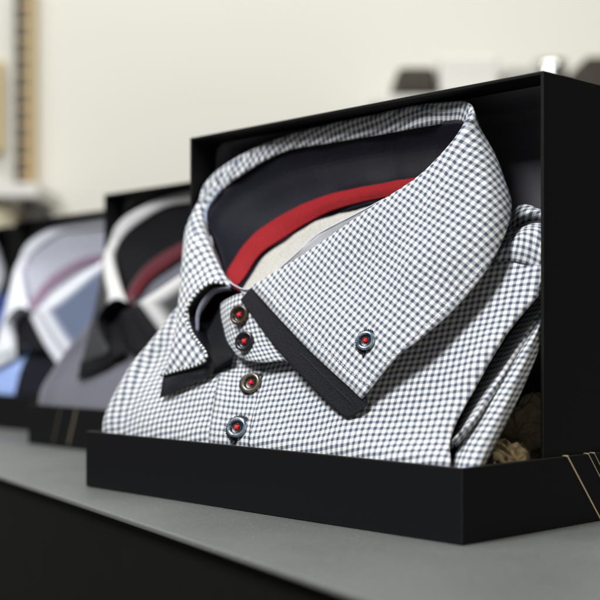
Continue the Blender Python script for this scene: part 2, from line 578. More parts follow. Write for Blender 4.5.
def make_box(loc, label, foil, dx=0.0):
    root = empty("shirt_box", (loc[0], loc[1], 0), ANG)
    tag(root, label, "box", "open black boxes in a row on the counter")
    open_box("tray", -BW, 0, 0, 0.125, 0.0004, 0.0325, 0.0018, 'top', M['box'], root, 0.0005)
    case = open_box("upright_case", -CW - 0.002 + dx, -0.002 + dx, 0.060, 0.1135, 0.0024, 0.2075, 0.0016, 'front', M['box'], root, 0.0005)
    # moulded lining: rounded dish on the back of the case
    x0, x1, z0, z1 = -CW + 0.0002 + dx, -0.004 + dx, 0.0045, 0.2055
    rows = []
    for inset, y, r in ((0.0, 0.0785, 0.008), (0.0012, 0.0795, 0.011), (0.0045, 0.0925, 0.012), (0.007, 0.098, 0.012), (0.012, 0.100, 0.012), (0.05, 0.1005, 0.01)):
        ring = []
        for cx, cz, a0 in ((x1 - inset - r, z1 - inset - r, 0), (x0 + inset + r, z1 - inset - r, 90),
                           (x0 + inset + r, z0 + inset + r, 180), (x1 - inset - r, z0 + inset + r, 270)):
            for k in range(7):
                q = math.radians(a0 + 15 * k)
                ring.append((cx + r * math.cos(q), y, cz + r * math.sin(q)))
        rows.append(ring)
    bm = bmesh.new()
    vr = [[bm.verts.new(p) for p in ring] for ring in rows]
    n = len(vr[0])
    for a, b in zip(vr, vr[1:]):
        for k in range(n):
            bm.faces.new((a[k], a[(k + 1) % n], b[(k + 1) % n], b[k]))
    bm.faces.new(vr[-1])
    me = bpy.data.meshes.new("lining"); bm.to_mesh(me); bm.free()
    lo = link("lining", me, M['box_lining'], case)
    for seg in foil:      # thin foil lines on the tray board
        bm = bmesh.new()
        face, p, q, w = seg
        d = Vector((q[0] - p[0], q[1] - p[1])).normalized(); nn = Vector((-d.y, d.x)) * w * 0.5
        pts = [(p[0] + nn.x, p[1] + nn.y), (q[0] + nn.x, q[1] + nn.y), (q[0] - nn.x, q[1] - nn.y), (p[0] - nn.x, p[1] - nn.y)]
        if face == 'side':
            a = [bm.verts.new((0.00025, x, z)) for x, z in pts]; b = [bm.verts.new((-0.0002, x, z)) for x, z in pts]
        elif face.startswith('front'):
            a = [bm.verts.new((x, -0.00025, z)) for x, z in pts]; b = [bm.verts.new((x, 0.0002, z)) for x, z in pts]
        else:
            a = [bm.verts.new((x, z, 0.03275)) for x, z in pts]; b = [bm.verts.new((x, z, 0.0323)) for x, z in pts]
        bm.faces.new(a); bm.faces.new(b[::-1])
        for k in range(4):
            bm.faces.new((a[k], a[(k + 1) % 4], b[(k + 1) % 4], b[k]))
        bmesh.ops.recalc_face_normals(bm, faces=bm.faces)
        me = bpy.data.meshes.new("gold_line"); bm.to_mesh(me); bm.free()
        link("gold_line", me, M['dull_gold' if 'dull' in face else 'gold'], root, smooth=False)
    return root


# ------------------------------------------------------------------ shirt geometry (control nets: picture direction and depth in the box)
BODY = [
 [(112,452,.030),(104,454,.0085),(125,457,.0065),(160,462,.0050),(217,470,.0045),(260,474,.0045),(310,480,.0045),(360,486,.0045),(410,490,.005),(449,492,.0075),(452,491,.013)],
 [(112,428,.034),(100.5,430,.0080),(125,432,.0065),(160,436,.0052),(217,441,.0046),(260,444,.0046),(310,449,.0046),(360,455,.0046),(410,460,.0050),(449,463,.0080),(452,463,.014)],
 [(120,400,.036),(106,407,.0105),(130,409,.0095),(168,413,.0090),(220,418,.0090),(263,422,.0090),(314,428,.0090),(364,432,.0090),(414,436,.0105),(451,434,.0140),(455,434,.021)],
 [(134,372,.042),(121,383,.0165),(142,386,.0145),(178,390,.0135),(224,395,.0130),(268,398,.0130),(320,402,.0135),(372,402,.0150),(424,398,.0180),(471,391,.0225),(476,391,.030)],
 [(155,345,.048),(140,355,.0255),(158,359,.0220),(190,363,.0205),(230,368,.0222),(276,370,.0190),(330,370,.0200),(384,366,.0235),(440,358,.0280),(493,347,.0320),(499,347,.040)],
 [(175,318,.055),(162,328,.0360),(178,332,.0310),(203,337,.0350),(238,342,.0365),(286,342,.0310),(342,338,.0290),(400,330,.0345),(460,318,.0400),(514,317,.0430),(520,317,.052)],
 [(196,296,.063),(185,301,.0460),(196,307,.0440),(217,312,.0450),(246,316,.0430),(298,314,.0400),(358,306,.0400),(420,295,.0460),(480,280,.0510),(547,280,.0560),(554,280,.065)],
 [(207,287,.068),(201,289,.0560),(209,294,.0490),(226,298,.0430),(254,300,.0420),(310,292,.0450),(374,280,.0520),(440,262,.0580),(503,250,.0610),(566,246,.0660),(572,246,.074)],
 [(217,279,.072),(213,280,.0640),(221,283,.0580),(236,286,.0550),(264,286,.0540),(325,274,.0570),(390,258,.0620),(458,240,.0670),(516,228,.0690),(574,220,.0740),(580,220,.080)],
]
BODY = [[(x, y, b + (0.0065 * min(1.0, max(0.0, (b - 0.0075) / 0.014)) if j > 1 else 0.0)) for j, (x, y, b) in enumerate(row)] for row in BODY]
def push(net, d):
    return [[(x, y, b + d) for x, y, b in row] for row in net]


LEAF = [   # columns around the collar, each from inside the fold down to the lower edge
 [(232,288,.0370),(222,283,.0340),(209,284,.0300),(195,297,.0260),(187,315,.0225),(194,335,.0200),(207,360,.0155),(163,375,.0115)],
 [(222,269,.0430),(216,265,.0410),(207,270,.0360),(196,284,.0300),(189,301,.0255),(187,323,.0215),(187,347,.0170),(168,365,.0125)],
 [(214,250,.0510),(208,245,.0480),(200,251,.0420),(192,269,.0350),(187,290,.0290),(183,312,.0240),(178,336,.0185),(171,353,.0150)],
 [(207,229,.0600),(201,220,.0570),(194,229,.0510),(189,249,.0440),(186,270,.0380),(183,290,.0320),(179,312,.0270),(176,330,.0230)],
 [(208,213,.0650),(201,201,.0640),(193,211,.0610),(189,231,.0560),(187,251,.0510),(186,270,.0460),(185,288,.0410),(184,305,.0370)],
 [(217,197,.0670),(209,183,.0670),(200,192,.0680),(194,210,.0670),(192,228,.0650),(191,246,.0630),(191,262,.0600),(191,275,.0570)],
 [(234,181,.0700),(228,165,.0700),(218,174,.0740),(213,189,.0760),(211,205,.0765),(210,220,.0765),(210,235,.0760),(210,250,.0750)],
 [(281,153,.0720),(274,141,.0715),(271,147,.0765),(270,160,.0800),(269,172,.0830),(268,184,.0850),(268,196,.0860),(268,206,.0860)],
 [(331,143,.0725),(331,125.5,.0720),(330,129,.0775),(330,142,.0810),(330,152,.0840),(330,162,.0860),(330,172,.0870),(330,180,.0870)],
 [(396,132,.0720),(396,111,.0715),(396,115,.0770),(397,128,.0810),(398,138,.0840),(399,148,.0860),(400,158,.0870),(401,168,.0870)],
 [(440,124,.0695),(441,103.5,.0695),(445,107,.0750),(448,119,.0790),(451,130,.0820),(454,141,.0840),(457,151,.0850),(460,160,.0850)],
 [(457,121,.0680),(463,102,.0675),(469,106,.0715),(474,119,.0745),(479,132,.0765),(484,145,.0780),(489,158,.0790),(494,170,.0800)],
 [(463,124,.0680),(472,109,.0650),(478,121,.0665),(484,136,.0685),(491,151,.0695),(498,166,.0705),(504,180,.0715),(509,193,.0725)],
 [(463,134,.0680),(467,119,.0605),(474,133,.0605),(481,149,.0610),(489,165,.0620),(497,182,.0630),(505,198,.0645),(511,213,.0660)],
 [(446,163,.0650),(449,146,.0555),(459,161,.0535),(469,176,.0530),(480,192,.0530),(490,208,.0540),(498,224,.0555),(503,240,.0570)],
 [(415,186,.0575),(415,180,.0495),(429,198,.0465),(443,214,.0450),(456,230,.0440),(468,245,.0440),(478,258,.0450),(486,271,.0465)],
 [(370,215,.0500),(370,210,.0435),(387,230,.0395),(403,248,.0370),(418,264,.0355),(432,277,.0350),(446,290,.0355),(459,302,.0365)],
 [(326,247,.0450),(325,242,.0390),(344,264,.0340),(361,283,.0305),(377,300,.0280),(393,315,.0260),(409,328,.0255),(426,334,.0265)],
 [(288,272,.0390),(285,268,.0345),(306,291,.0285),(325,311,.0245),(344,330,.0215),(362,346,.0190),(379,360,.0180),(394,360,.0190)],
 [(255,292,.0350),(252,288,.0300),(270,308,.0255),(289,329,.0215),(308,349,.0182),(327,367,.0157),(346,384,.0135),(362,399,.0120)],
]
INNER = [  # fold, middle, top of ribbon, bottom of ribbon
 [(233,289,.0375),(235,290,.0405),(238,291,.0430),(243,293,.0460)],
 [(220,263,.0455),(222,270,.0470),(226,279,.0490),(240,291,.0500)],
 [(209,232,.0600),(216,246,.0605),(229,268,.0600),(249,280,.0580)],
 [(210,211,.0660),(222,228,.0680),(244,245,.0690),(264,260,.0665)],
 [(234,181,.0710),(243,202,.0740),(266,225,.0755),(291,241,.0730)],
 [(281,152,.0730),(287,178,.0765),(308,202,.0790),(323,221,.0765)],
 [(331,141,.0735),(334,166,.0775),(347,190,.0800),(354,209,.0780)],
 [(396,130,.0730),(394,155,.0775),(391,182,.0800),(389,201,.0785)],
 [(440,122,.0705),(436,149,.0760),(430,176,.0790),(426,195,.0780)],
 [(458,120,.0690),(462,145,.0750),(463,170,.0780),(460,188,.0780)],
 [(464,124,.0685),(474,145,.0720),(478,165,.0750),(474,182,.0755)],
 [(463,134,.0685),(468,155,.0700),(470,175,.0720),(466,192,.0725)],
 [(446,163,.0655),(450,182,.0670),(452,197,.0685),(450,208,.0690)],
 [(415,187,.0580),(420,203,.0615),(423,217,.0640),(424,226,.0650)],
 [(370,216,.0505),(376,234,.0550),(380,247,.0580),(382,256,.0595)],
 [(326,249,.0455),(332,266,.0500),(336,278,.0530),(338,286,.0540)],
 [(257,294,.0390),(262,302,.0430),(266,308,.0450),(269,313,.0465)],
]
TRIM_R = [  # from under the leaf to the free lower edge
 [(262,292,.0320),(277,310,.0278),(296,331,.0238),(315,350,.0205),(333,367,.0178),(350,382,.0158),(364,396,.0144),(366,398,.0144)],
 [(253,288,.0312),(271,308,.0267),(290,329,.0227),(309,349,.0194),(328,367,.0167),(347,384,.0145),(362,398,.0131),(367,403,.0131)],
 [(247,293,.0295),(262,314,.0250),(280,336,.0210),(298,355,.0178),(317,375,.0150),(335,393,.0130),(352,408,.0116),(359,412,.0116)],
 [(241,300,.0290),(254,318,.0243),(270,340,.0202),(287,360,.0170),(305,379,.0143),(323,398,.0123),(341,414,.0108),(348,418,.0108)],
]
TRIM_L = [
 [(232,285,.0375),(222,283.5,.0350),(209,285,.0312),(195.5,298,.0272),(187.5,315,.0237),(195,335,.0210),(207,361,.0165),(184,370,.0140),(164,375.5,.0120)],
 [(232,288,.0385),(223,287,.0370),(212,290,.0345),(201,302,.0315),(195,317,.0285),(201,338,.0240),(210,366,.0180),(187,378,.0130),(162,388,.0108)],
 [(233,291,.0400),(225,292,.0400),(215,296,.0400),(206,308,.0380),(202,322,.0345),(208,343,.0290),(214,371,.0195),(188,386,.0125),(160,398,.0098)],
]
UNDER_SHADE = [  # dark sheet: leaf underside plus the shade below the raised left leaf
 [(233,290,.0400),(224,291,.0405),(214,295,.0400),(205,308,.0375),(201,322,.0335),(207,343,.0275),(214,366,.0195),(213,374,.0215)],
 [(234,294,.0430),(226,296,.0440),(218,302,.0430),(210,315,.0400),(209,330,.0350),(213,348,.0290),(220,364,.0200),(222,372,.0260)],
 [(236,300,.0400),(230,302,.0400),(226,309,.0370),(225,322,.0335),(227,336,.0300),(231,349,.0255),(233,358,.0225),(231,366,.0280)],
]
STAND = [
 [(221,304,.0350),(230,298,.0320),(243,293,.0310),(258,294,.0325),(275,306,.0340)],
 [(221,314,.0330),(231,310,.0290),(246,307,.0280),(264,311,.0290),(284,322,.0310)],
 [(224,328,.0300),(235,326,.0262),(250,325,.0252),(270,328,.0262),(294,338,.0280)],
 [(228,342,.0270),(240,342,.0233),(256,343,.0222),(277,345,.0232),(303,351,.0250)],
 [(238,356,.0235),(249,361,.0195),(264,362.5,.0185),(286,361,.0195),(312,363,.0215)],
]
YOKE_IN = [
 [(240,291,.0500),(249,280,.0585),(264,260,.0670),(291,241,.0735),(323,221,.0770),(354,209,.0785),(389,201,.0790),(428,195,.0785)],
 [(243,296,.0460),(258,287,.0520),(280,272,.0590),(310,252,.0650),(340,236,.0690),(372,222,.0720),(405,212,.0735),(438,206,.0740)],
 [(248,304,.0420),(270,296,.0460),(297,284,.0510),(325,268,.0560),(355,250,.0600),(385,235,.0640),(418,222,.0670),(448,215,.0690)],
]
SLEEVE_OUT = [
 [(452,480,.0120),(452,466,.0150),(463,440,.0230),(486,402,.0350),(526,338,.0570),(562,284,.0760)],
 [(462,482,.0100),(464,467,.0125),(476,440,.0205),(499,402,.0325),(534,338,.0545),(566,286,.0740)],
 [(472,482,.0110),(477,467,.0140),(489,440,.0225),(511,400,.0360),(541,338,.0580),(569,288,.0770)],
 [(478,481,.0170),(484,466,.0200),(498,438,.0290),(517,400,.0420),(544,340,.0620),(571,290,.0800)],
]
SLEEVE_IN = [
 [(447,452,.0240),(459,424,.0330),(477,388,.0430),(503,345,.0580),(540,296,.0740)],
 [(452,448,.0170),(466,421,.0260),(486,386,.0380),(513,344,.0530),(545,298,.0700)],
 [(453,440,.0120),(473,419,.0200),(496,384,.0340),(523,340,.0510),(550,300,.0680)],
 [(456,447,.0170),(476,426,.0260),(500,390,.0390),(527,345,.0560),(553,304,.0720)],
]
YOKE_OUT = [
 [(494,262,.0560),(507,261.5,.0570),(521,263,.0575),(534,268,.0590),(550,277,.0610),(566,285,.0660)],
 [(497,257,.0560),(509,252,.0568),(522,249,.0572),(535,250,.0590),(550,256,.0600),(566,262,.0650)],
 [(500,250,.0570),(512,241,.0590),(524,235,.0600),(537,232,.0620),(551,235,.0650),(566,240,.0690)],
 [(503,246,.0640),(514,233,.0660),(526,226,.0680),(539,223,.0700),(552,223,.0710),(566,226,.0740)],
]
BACK_FOLD = [
 [(505,236,.0700),(515,228,.0710),(527,222,.0720),(540,220,.0740),(556,219,.0760)],
 [(508,226,.0690),(517,216,.0690),(528,212,.0700),(540,213,.0730),(556,214,.0750)],
 [(511,214,.0740),(519,206,.0740),(528,205,.0760),(541,210,.0780),(556,212,.0790)],
]
PLASTIC = [
 [(209,236,.0580),(216,259,.0480),(224,276,.0410),(236,286,.0360),(251,288.5,.0350),(275,272,.0372),(300,250,.0420),(318,234,.0470),(350,217,.0500),(384,199,.0540)],
 [(211,236,.0590),(219,260,.0500),(228,277,.0440),(239,289,.0400),(254,292,.0390),(280,276,.0410),(306,256,.0450),(326,243,.0500),(356,224,.0530),(390,205,.0560)],
]


YOKE_OUT = push(YOKE_OUT, .0062); BACK_FOLD = push(BACK_FOLD, .0120)
SLEEVE_IN = push(SLEEVE_IN, .0045); SLEEVE_OUT = push(SLEEVE_OUT, .0020)


def surf_T(cols, nr, nc):
    return surface(list(map(list, zip(*cols))), nr, nc)


def place_on(G, px, py):
    """nearest point of a surface seen in a picture direction, with its normal turned to the front"""
    flat = G.reshape(-1, 3)
    best = min(range(len(flat)), key=lambda i: (lambda q: (q[0] - px) ** 2 + (q[1] - py) ** 2)(to_pix(flat[i])))
    i, j = divmod(best, G.shape[1])
    i = min(max(i, 1), G.shape[0] - 2); j = min(max(j, 1), G.shape[1] - 2)
    n = np.cross(G[i, j + 1] - G[i, j - 1], G[i + 1, j] - G[i - 1, j])
    n /= np.linalg.norm(n)
    if n[1] > 0: n = -n
    return Vector(flat[best]), Vector(n)


def lathe(name, prof, mat_ids, mats, parent, seg=40):
    bm = bmesh.new()
    rings = []
    for r, z in prof:
        if r < 1e-7:
            rings.append([bm.verts.new((0, 0, z))])
        else:
            rings.append([bm.verts.new((r * math.cos(2 * math.pi * k / seg), r * math.sin(2 * math.pi * k / seg), z)) for k in range(seg)])
    for idx, (a, b) in enumerate(zip(rings, rings[1:])):
        for k in range(seg):
            k2 = (k + 1) % seg
            if len(a) == 1: f = bm.faces.new((a[0], b[k2], b[k]))
            elif len(b) == 1: f = bm.faces.new((a[k], a[k2], b[0]))
            else: f = bm.faces.new((a[k], a[k2], b[k2], b[k]))
            f.material_index = mat_ids[idx]
    bmesh.ops.recalc_face_normals(bm, faces=bm.faces)
    me = bpy.data.meshes.new(name); bm.to_mesh(me); bm.free()
    for mm in mats: me.materials.append(mm)
    o = link(name, me, None, parent)
    return o


def make_button(root, pos, nrm, r, rim, hole, spin=0.3, tail=True):
    s = r / 0.0044
    prof = [(0, .0012), (.0022, .0012), (.0026, .0013), (.0028, .0019), (.0032, .0023), (.0038, .0023), (.0043, .0019), (.0044, .0012), (.0040, .0004), (.0030, 0), (0, 0)]
    ids = [1, 1, 1, 0, 0, 0, 0, 1, 1, 1]
    b = lathe("button", [(a * s, z * s) for a, z in prof], ids, [rim, M['btn_dark']], root)
    z = nrm.normalized()
    x = Vector((1, 0, 0)); x = (x - z * x.dot(z)).normalized(); y = z.cross(x)
    mat = Matrix((x, y, z)).transposed().to_4x4()
    mat.translation = pos + z * 0.0007
    b.matrix_local = mat @ Matrix.Rotation(spin, 4, 'Z')
    # four eyes with crossed thread
    bm = bmesh.new()
    def capsule(p, q, rr, h):
        p = Vector(p); q = Vector(q); d = (q - p)
        nseg = 10
        rings = []
        for k in range(nseg + 1):
            t = k / nseg
            c = p + d * t; c.z += h * math.sin(math.pi * t)
            w = rr * (0.55 + 0.45 * math.sin(math.pi * t))
            sd = Vector((-d.y, d.x, 0)).normalized()
            rings.append([bm.verts.new(c + (sd * math.cos(a) + Vector((0, 0, 1)) * math.sin(a)) * w) for a in [2 * math.pi * m / 8 for m in range(8)]])
        for A, B in zip(rings, rings[1:]):
            for m in range(8):
                bm.faces.new((A[m], A[(m + 1) % 8], B[(m + 1) % 8], B[m]))
        bm.faces.new(rings[0][::-1]); bm.faces.new(rings[-1])
    e = .00095 * s
    for off in (-.00024, .00024):
        capsule((-e + off, -e - off, .0014 * s), (e + off, e - off, .0014 * s), .00026 * s, .0005 * s)
        capsule((-e + off, e + off, .0014 * s), (e + off, -e + off, .0014 * s), .00026 * s, .0007 * s)
    me = bpy.data.meshes.new("thread"); bm.to_mesh(me); bm.free()
    link("thread", me, M['thread_red'], b)
    for qx in (-1, 1):
        pass
    # small steel-like eyelet dots of the four holes
    bm = bmesh.new()
    for qx, qy in ((1, 0), (-1, 0), (0, 1), (0, -1)):
        bmesh.ops.create_uvsphere(bm, u_segments=8, v_segments=6, radius=.00020 * s,
                                  matrix=Matrix.Translation((qx * .00165 * s, qy * .00165 * s, .00142 * s)))
    me = bpy.data.meshes.new("eyelet"); bm.to_mesh(me); bm.free()
    link("eyelet", me, rim, b)
    # dark stitched buttonhole below the button
    rng = random.Random(int(abs(pos.x) * 1e5))
    bm = bmesh.new()
    nst = 34
    L2, R2 = hole
    for k in range(nst):
        a = 2 * math.pi * k / nst
        cx, cy = L2 * math.cos(a), R2 * math.sin(a)
        ln = rng.uniform(.0007, .0011)
        d = Vector((math.cos(a), math.sin(a), 0))
        p = Vector((cx, cy, -.0003)) - d * ln * 0.6; q = Vector((cx, cy, -.0006)) + d * ln * 0.5
        sd = Vector((-d.y, d.x, 0)) * .00034
        up = Vector((0, 0, .00035))
        v = [bm.verts.new(w) for w in (p - sd, p + sd, q + sd, q - sd, p + up, q + up * .6)]
        bm.faces.new((v[0], v[3], v[5], v[4])); bm.faces.new((v[1], v[4], v[5], v[2]))
        bm.faces.new((v[0], v[4], v[1])); bm.faces.new((v[3], v[2], v[5])); bm.faces.new((v[0], v[1], v[2], v[3]))
    bmesh.ops.create_cone(bm, cap_ends=True, segments=28, radius1=1, radius2=1, depth=.0004,
                          matrix=Matrix.Translation((0, 0, -.0005)) @ Matrix.Diagonal((L2 * 1.0, R2 * 1.0, 1, 1)))
    if tail:
        bmesh.ops.create_cone(bm, cap_ends=True, segments=8, radius1=.0007, radius2=.0004, depth=.0022,
                              matrix=Matrix.Translation((-.0003, -R2 - .0008, -.0003)) @ Matrix.Rotation(math.pi / 2, 4, 'X'))
    me = bpy.data.meshes.new("buttonhole"); bm.to_mesh(me); bm.free()
    bh = link("buttonhole", me, M['thread_black'], b)
    bh.matrix_local = Matrix.Rotation(-spin, 4, 'Z')
    return b


def make_shirt(loc, label, mats, hi=True, group="folded dress shirts in the boxes"):
    n = 6 if hi else 3
    root = empty("folded_shirt", (loc[0], loc[1], 0.002), ANG)
    inner = empty("x", (0, 0, 0)); bpy.data.objects.remove(inner)
    root.location.z = 0.0
    tag(root, label, "shirt", group)
    body = surface(BODY, n + 2, n + 2)
    if hi:
        body = wrinkle(wrinkle(body, 0.0013, 26, 3.0), 0.0022, 13, 8.0, (1, 1, .6))
    sheet("body", body, mats['body'], root, 0.0006, refc=4 * (n + 2), refr=0, flat=((0, 5 * (n + 2)), (4 * (n + 2), 5 * (n + 2))) if hi else None, eased=(0.25, 0.8, 0.5) if hi else None)
    leaf = surf_T(LEAF, n, n)
    if hi:
        flat_leaf = leaf
        leaf = wrinkle(wrinkle(leaf, 0.0006, 34, 9.0), 0.0028, 17, 2.5, (1.6, 1, .8))
        jj = np.arange(leaf.shape[1])[None, :, None]; ii = np.arange(leaf.shape[0])[:, None, None]
        wt = np.clip((leaf.shape[1] - 1 - jj) / (2.2 * n), 0.0, 1) * np.clip(abs(ii - n) / (1.5 * n), 0.25, 1) * np.clip(jj / (2.0 * n), 0.15, 1)
        leaf = flat_leaf + (leaf - flat_leaf) * wt
    sheet("collar", leaf, mats['leaf'], root, 0.0009, refc=-1, refr=n, flat=((n, -1), (-1, -1)) if hi else None, eased=(0.55, 0.8, 0.55) if hi else None)
    G = surf_T(INNER, n, n)
    if hi:
        G = wrinkle(G, 0.0012, 40, 6.0, (1, 1, .4))
    sheet("collar_lining", G, mats['inner'], root, 0.0004)
    # ribbon along the neck seam
    R = surf_T([[c[2], tuple((np.array(c[2]) * .62 + np.array(c[3]) * .38) - np.array([0, 0, .0012])), tuple(np.array(c[2]) * .24 + np.array(c[3]) * .76)] for c in
                [[np.array(p) - np.array([0, 0, .0009]) for p in col] for col in INNER]], n, n)
    if hi:
        R = wrinkle(R, 0.0009, 55, 1.0)
    sheet("neck_ribbon", R, mats.get('ribbon', M['red']), root, 0.0005)
    sheet("yoke_lining", wrinkle(surface(YOKE_IN, n, n), 0.0032, 34, 5) if hi else surface(YOKE_IN, n, n), mats['yoke'], root, 0.0005)
    tr = surface(TRIM_R, n, n + 2)
    t1 = sheet("collar_trim", tr, mats['trim'], root, 0.0009)
    sheet("collar_trim", surface(TRIM_L, n, n + 2), mats['trim'], root, 0.0008)
    sheet("under_collar_shade", surface(UNDER_SHADE, n, n), mats['under'], root, 0.0006)  # black cloth stands in for the shade in the hollow
    st = surface(STAND, n, n)
    if hi:
        st = wrinkle(st, 0.0005, 60, 2)
    sheet("collar_stand", st, mats['stand'], root, 0.0008)
    sheet("sleeve_fold", surface(SLEEVE_IN, n, n + 2), mats['body'], root, 0.0006)
    sheet("sleeve", surface(SLEEVE_OUT, n, n + 2), mats['body'], root, 0.0006)
    yo = surface(YOKE_OUT, n, n + 2)
    sheet("shoulder_yoke", wrinkle(yo, 0.0009, 60, 4) if hi else yo, mats['body'], root, 0.0007)
    sheet("back_fold", surface(BACK_FOLD, n, n), mats['body'], root, 0.0006)
    if hi:
        # placket: a raised strip down the front
        c0 = 4 * (n + 2) - 1
        w = int(0.95 * (n + 2))
        PL = body[: 5 * (n + 2), c0:c0 + w + 1].copy()
        PL[:, :, 1] -= 0.0009
        sheet("placket", PL, mats['body'], root, 0.0006, refc=0)
        # stitching lines: placket, collar leaf and trim
        def stitches(name, pts, mat, step=0.0016, ln=0.0010, r=0.00013):
            P = np.array(pts); seg = np.linalg.norm(np.diff(P, axis=0), axis=1)
            s = np.concatenate([[0], np.cumsum(seg)])
            bm = bmesh.new()
            d = 0.0004
            while d + ln < s[-1]:
                a = Vector([np.interp(d, s, P[:, k]) for k in range(3)])
                b = Vector([np.interp(d + ln, s, P[:, k]) for k in range(3)])
                t = (b - a).normalized()
                bmesh.ops.create_cone(bm, cap_ends=True, segments=6, radius1=r, radius2=r, depth=(b - a).length,
                                      matrix=Matrix.Translation((a + b) / 2) @ t.to_track_quat('Z', 'Y').to_matrix().to_4x4())
                d += step
            me = bpy.data.meshes.new(name); bm.to_mesh(me); bm.free()
            return link(name, me, mat, root)
        off = np.array([0, -0.0008, 0])
        stitches("stitching", PL[:, 1] + off * 0.6, mats['stitch'])
        cc = leaf.shape[1] - 1 - int(n * 0.45)
        stitches("stitching", leaf[n:, cc] + off, mats['stitch'])
        stitches("stitching", leaf[-1 - int(n * .45), 13 * n:] + off, mats['stitch'])
        mid_row = (tr[int(n * 1.75)] + off)[3 * (n + 2): 6 * (n + 2)]
        stitches("embroidery", mid_row, mats['stitch_dark'], 0.00125, 0.00060, 0.00022)
        # light piping inside the left fold
        tube("piping", [leaf[0, j] + np.array([0.0002, -0.0012, 0.0006]) for j in range(n, 6 * n, 3)], 0.00055, M['piping'], root)
        edge = [leaf[i, 0] + np.array([0, -0.0007, 0]) for i in range(int(n * 0.8), leaf.shape[0], 2)]
        pc = tube("picot_edge", edge, 0.00075, M['stitch_white'], root, 8, 4)
        P = cr_interp(np.array(edge), 6); sg = np.concatenate([[0], np.cumsum(np.linalg.norm(np.diff(P, axis=0), axis=1))])
        bm = bmesh.new(); d = 0.0005
        while d < sg[-1]:
            c = Vector([np.interp(d, sg, P[:, k]) for k in range(3)])
            bmesh.ops.create_uvsphere(bm, u_segments=8, v_segments=6, radius=0.00105, matrix=Matrix.Translation(c))
            d += 0.0030
        me = bpy.data.meshes.new("picot"); bm.to_mesh(me); bm.free()
        link("picot", me, M['thread_black'], pc)
        band = cr_interp(np.array([[loc_pt(x, y, b - 0.0012) for x, y, b in
                                    [(229,287,.0365),(221,287,.0355),(211,290,.0335),(202,300,.0305),(196,314,.0280),(196,330,.0250)]],
                                   [loc_pt(x, y, b - 0.0006) for x, y, b in
                                    [(231,290,.0375),(222,291.5,.0370),(214,295,.0350),(207,304,.0325),(200,316,.0290),(199,332,.0255)]]]).swapaxes(0, 1), 5)
        sheet("lit_inner_band", band, M['lit_navy'], root, 0.0006)  # navy under layer in lilac grey, the light on it put into the colour
        # buttons
        for G_, x, y, r, rim, hole, sp, tl in (
                (st, 243, 317, .0056, M['btn_brown'], (.0046, .0040), .5, False),
                (st, 247.5, 341, .0055, M['btn_dark'], (.0046, .0040), .2, False),
                (PL, 254, 384, .0055, M['btn_tan'], (.0078, .0062), .9, False),
                (PL, 238, 429, .0055, M['btn_pearl'], (.0074, .0070), .1, True),
                (leaf[n * 2:, 14 * n:], 367.5, 341.5, .0047, M['btn_pearl'], (.0057, .0059), .7, True)):
            p, nn = place_on(G_, x, y)
            cd = Vector((0.70, -0.68, 0.12))
            make_button(root, p - Vector((0, 0.0006, 0)), (nn + cd * 0.9).normalized(), r, rim, hole, sp, tl)
    return root


M['lit_navy'] = cloth("lit_navy_band", (0.20, 0.20, 0.26))
M['piping'] = simple("pale_blue_piping", (0.35, 0.42, 0.62), 0.5)
M['btn_tan'] = simple("button_tan_pearl", (0.16, 0.135, 0.095), 0.2, 500, 0.4, 0.1, 0.0001, metal=0.4)
M['stitch_white'] = simple("white_thread", (0.75, 0.75, 0.74), 0.7)
M['stitch_navy'] = simple("slate_thread", (0.035, 0.036, 0.045), 0.6)

# ------------------------------------------------------------------ first box and shirt
def off_pt(px, py):       # a point of the counter seen in a picture direction
    Y = H * F / (py - HZ)
    return ((px - 300) / F * Y, Y)


side = [('side', (0.0757, 0.0325), (0.1033, 0.0004), 0.0008),
        ('side', (0.0926, 0.0325), (0.1200, 0.0004), 0.0004), ('side', (0.0975, 0.0325), (0.1240, 0.0010), 0.0003),
        ('top', (-0.0019, 0.0754), (0.0002, 0.0758), 0.0022), ('top', (-0.0019, 0.0924), (0.0002, 0.0926), 0.0018),  # foil over the rim, widened into dots that paint its glints
        ('top', (-0.0019, 0.0973), (0.0002, 0.0975), 0.0016)]
make_box(P0, "nearest black box, holding the gingham shirt, gold lines on its side", side)
make_shirt(P0, "grey and white gingham shirt with navy collar trim and red stitched buttons",
           dict(body=M['gingham'], leaf=M['gingham'], inner=M['navy'], yoke=M['cream'], trim=M['trim'], under=M['black_cloth'],
                stand=M['gingham'], stitch=M['stitch_white'], stitch_dark=M['stitch_navy']))

ps = empty("collar_support", (P0[0], P0[1], 0), ANG)
tag(ps, "clear plastic collar support strip standing inside the gingham shirt's collar", "collar stay")
Gp = surface(PLASTIC, 4, 8)
sheet("strip", Gp, M['plastic'], ps, 0.0003)
tube("rim", [Gp[0, j] for j in range(0, Gp.shape[1], 4)], 0.00028, M['plastic_edge'] if 'plastic_edge' in M else simple("plastic_edge", (0.75, 0.76, 0.85), 0.15), ps)


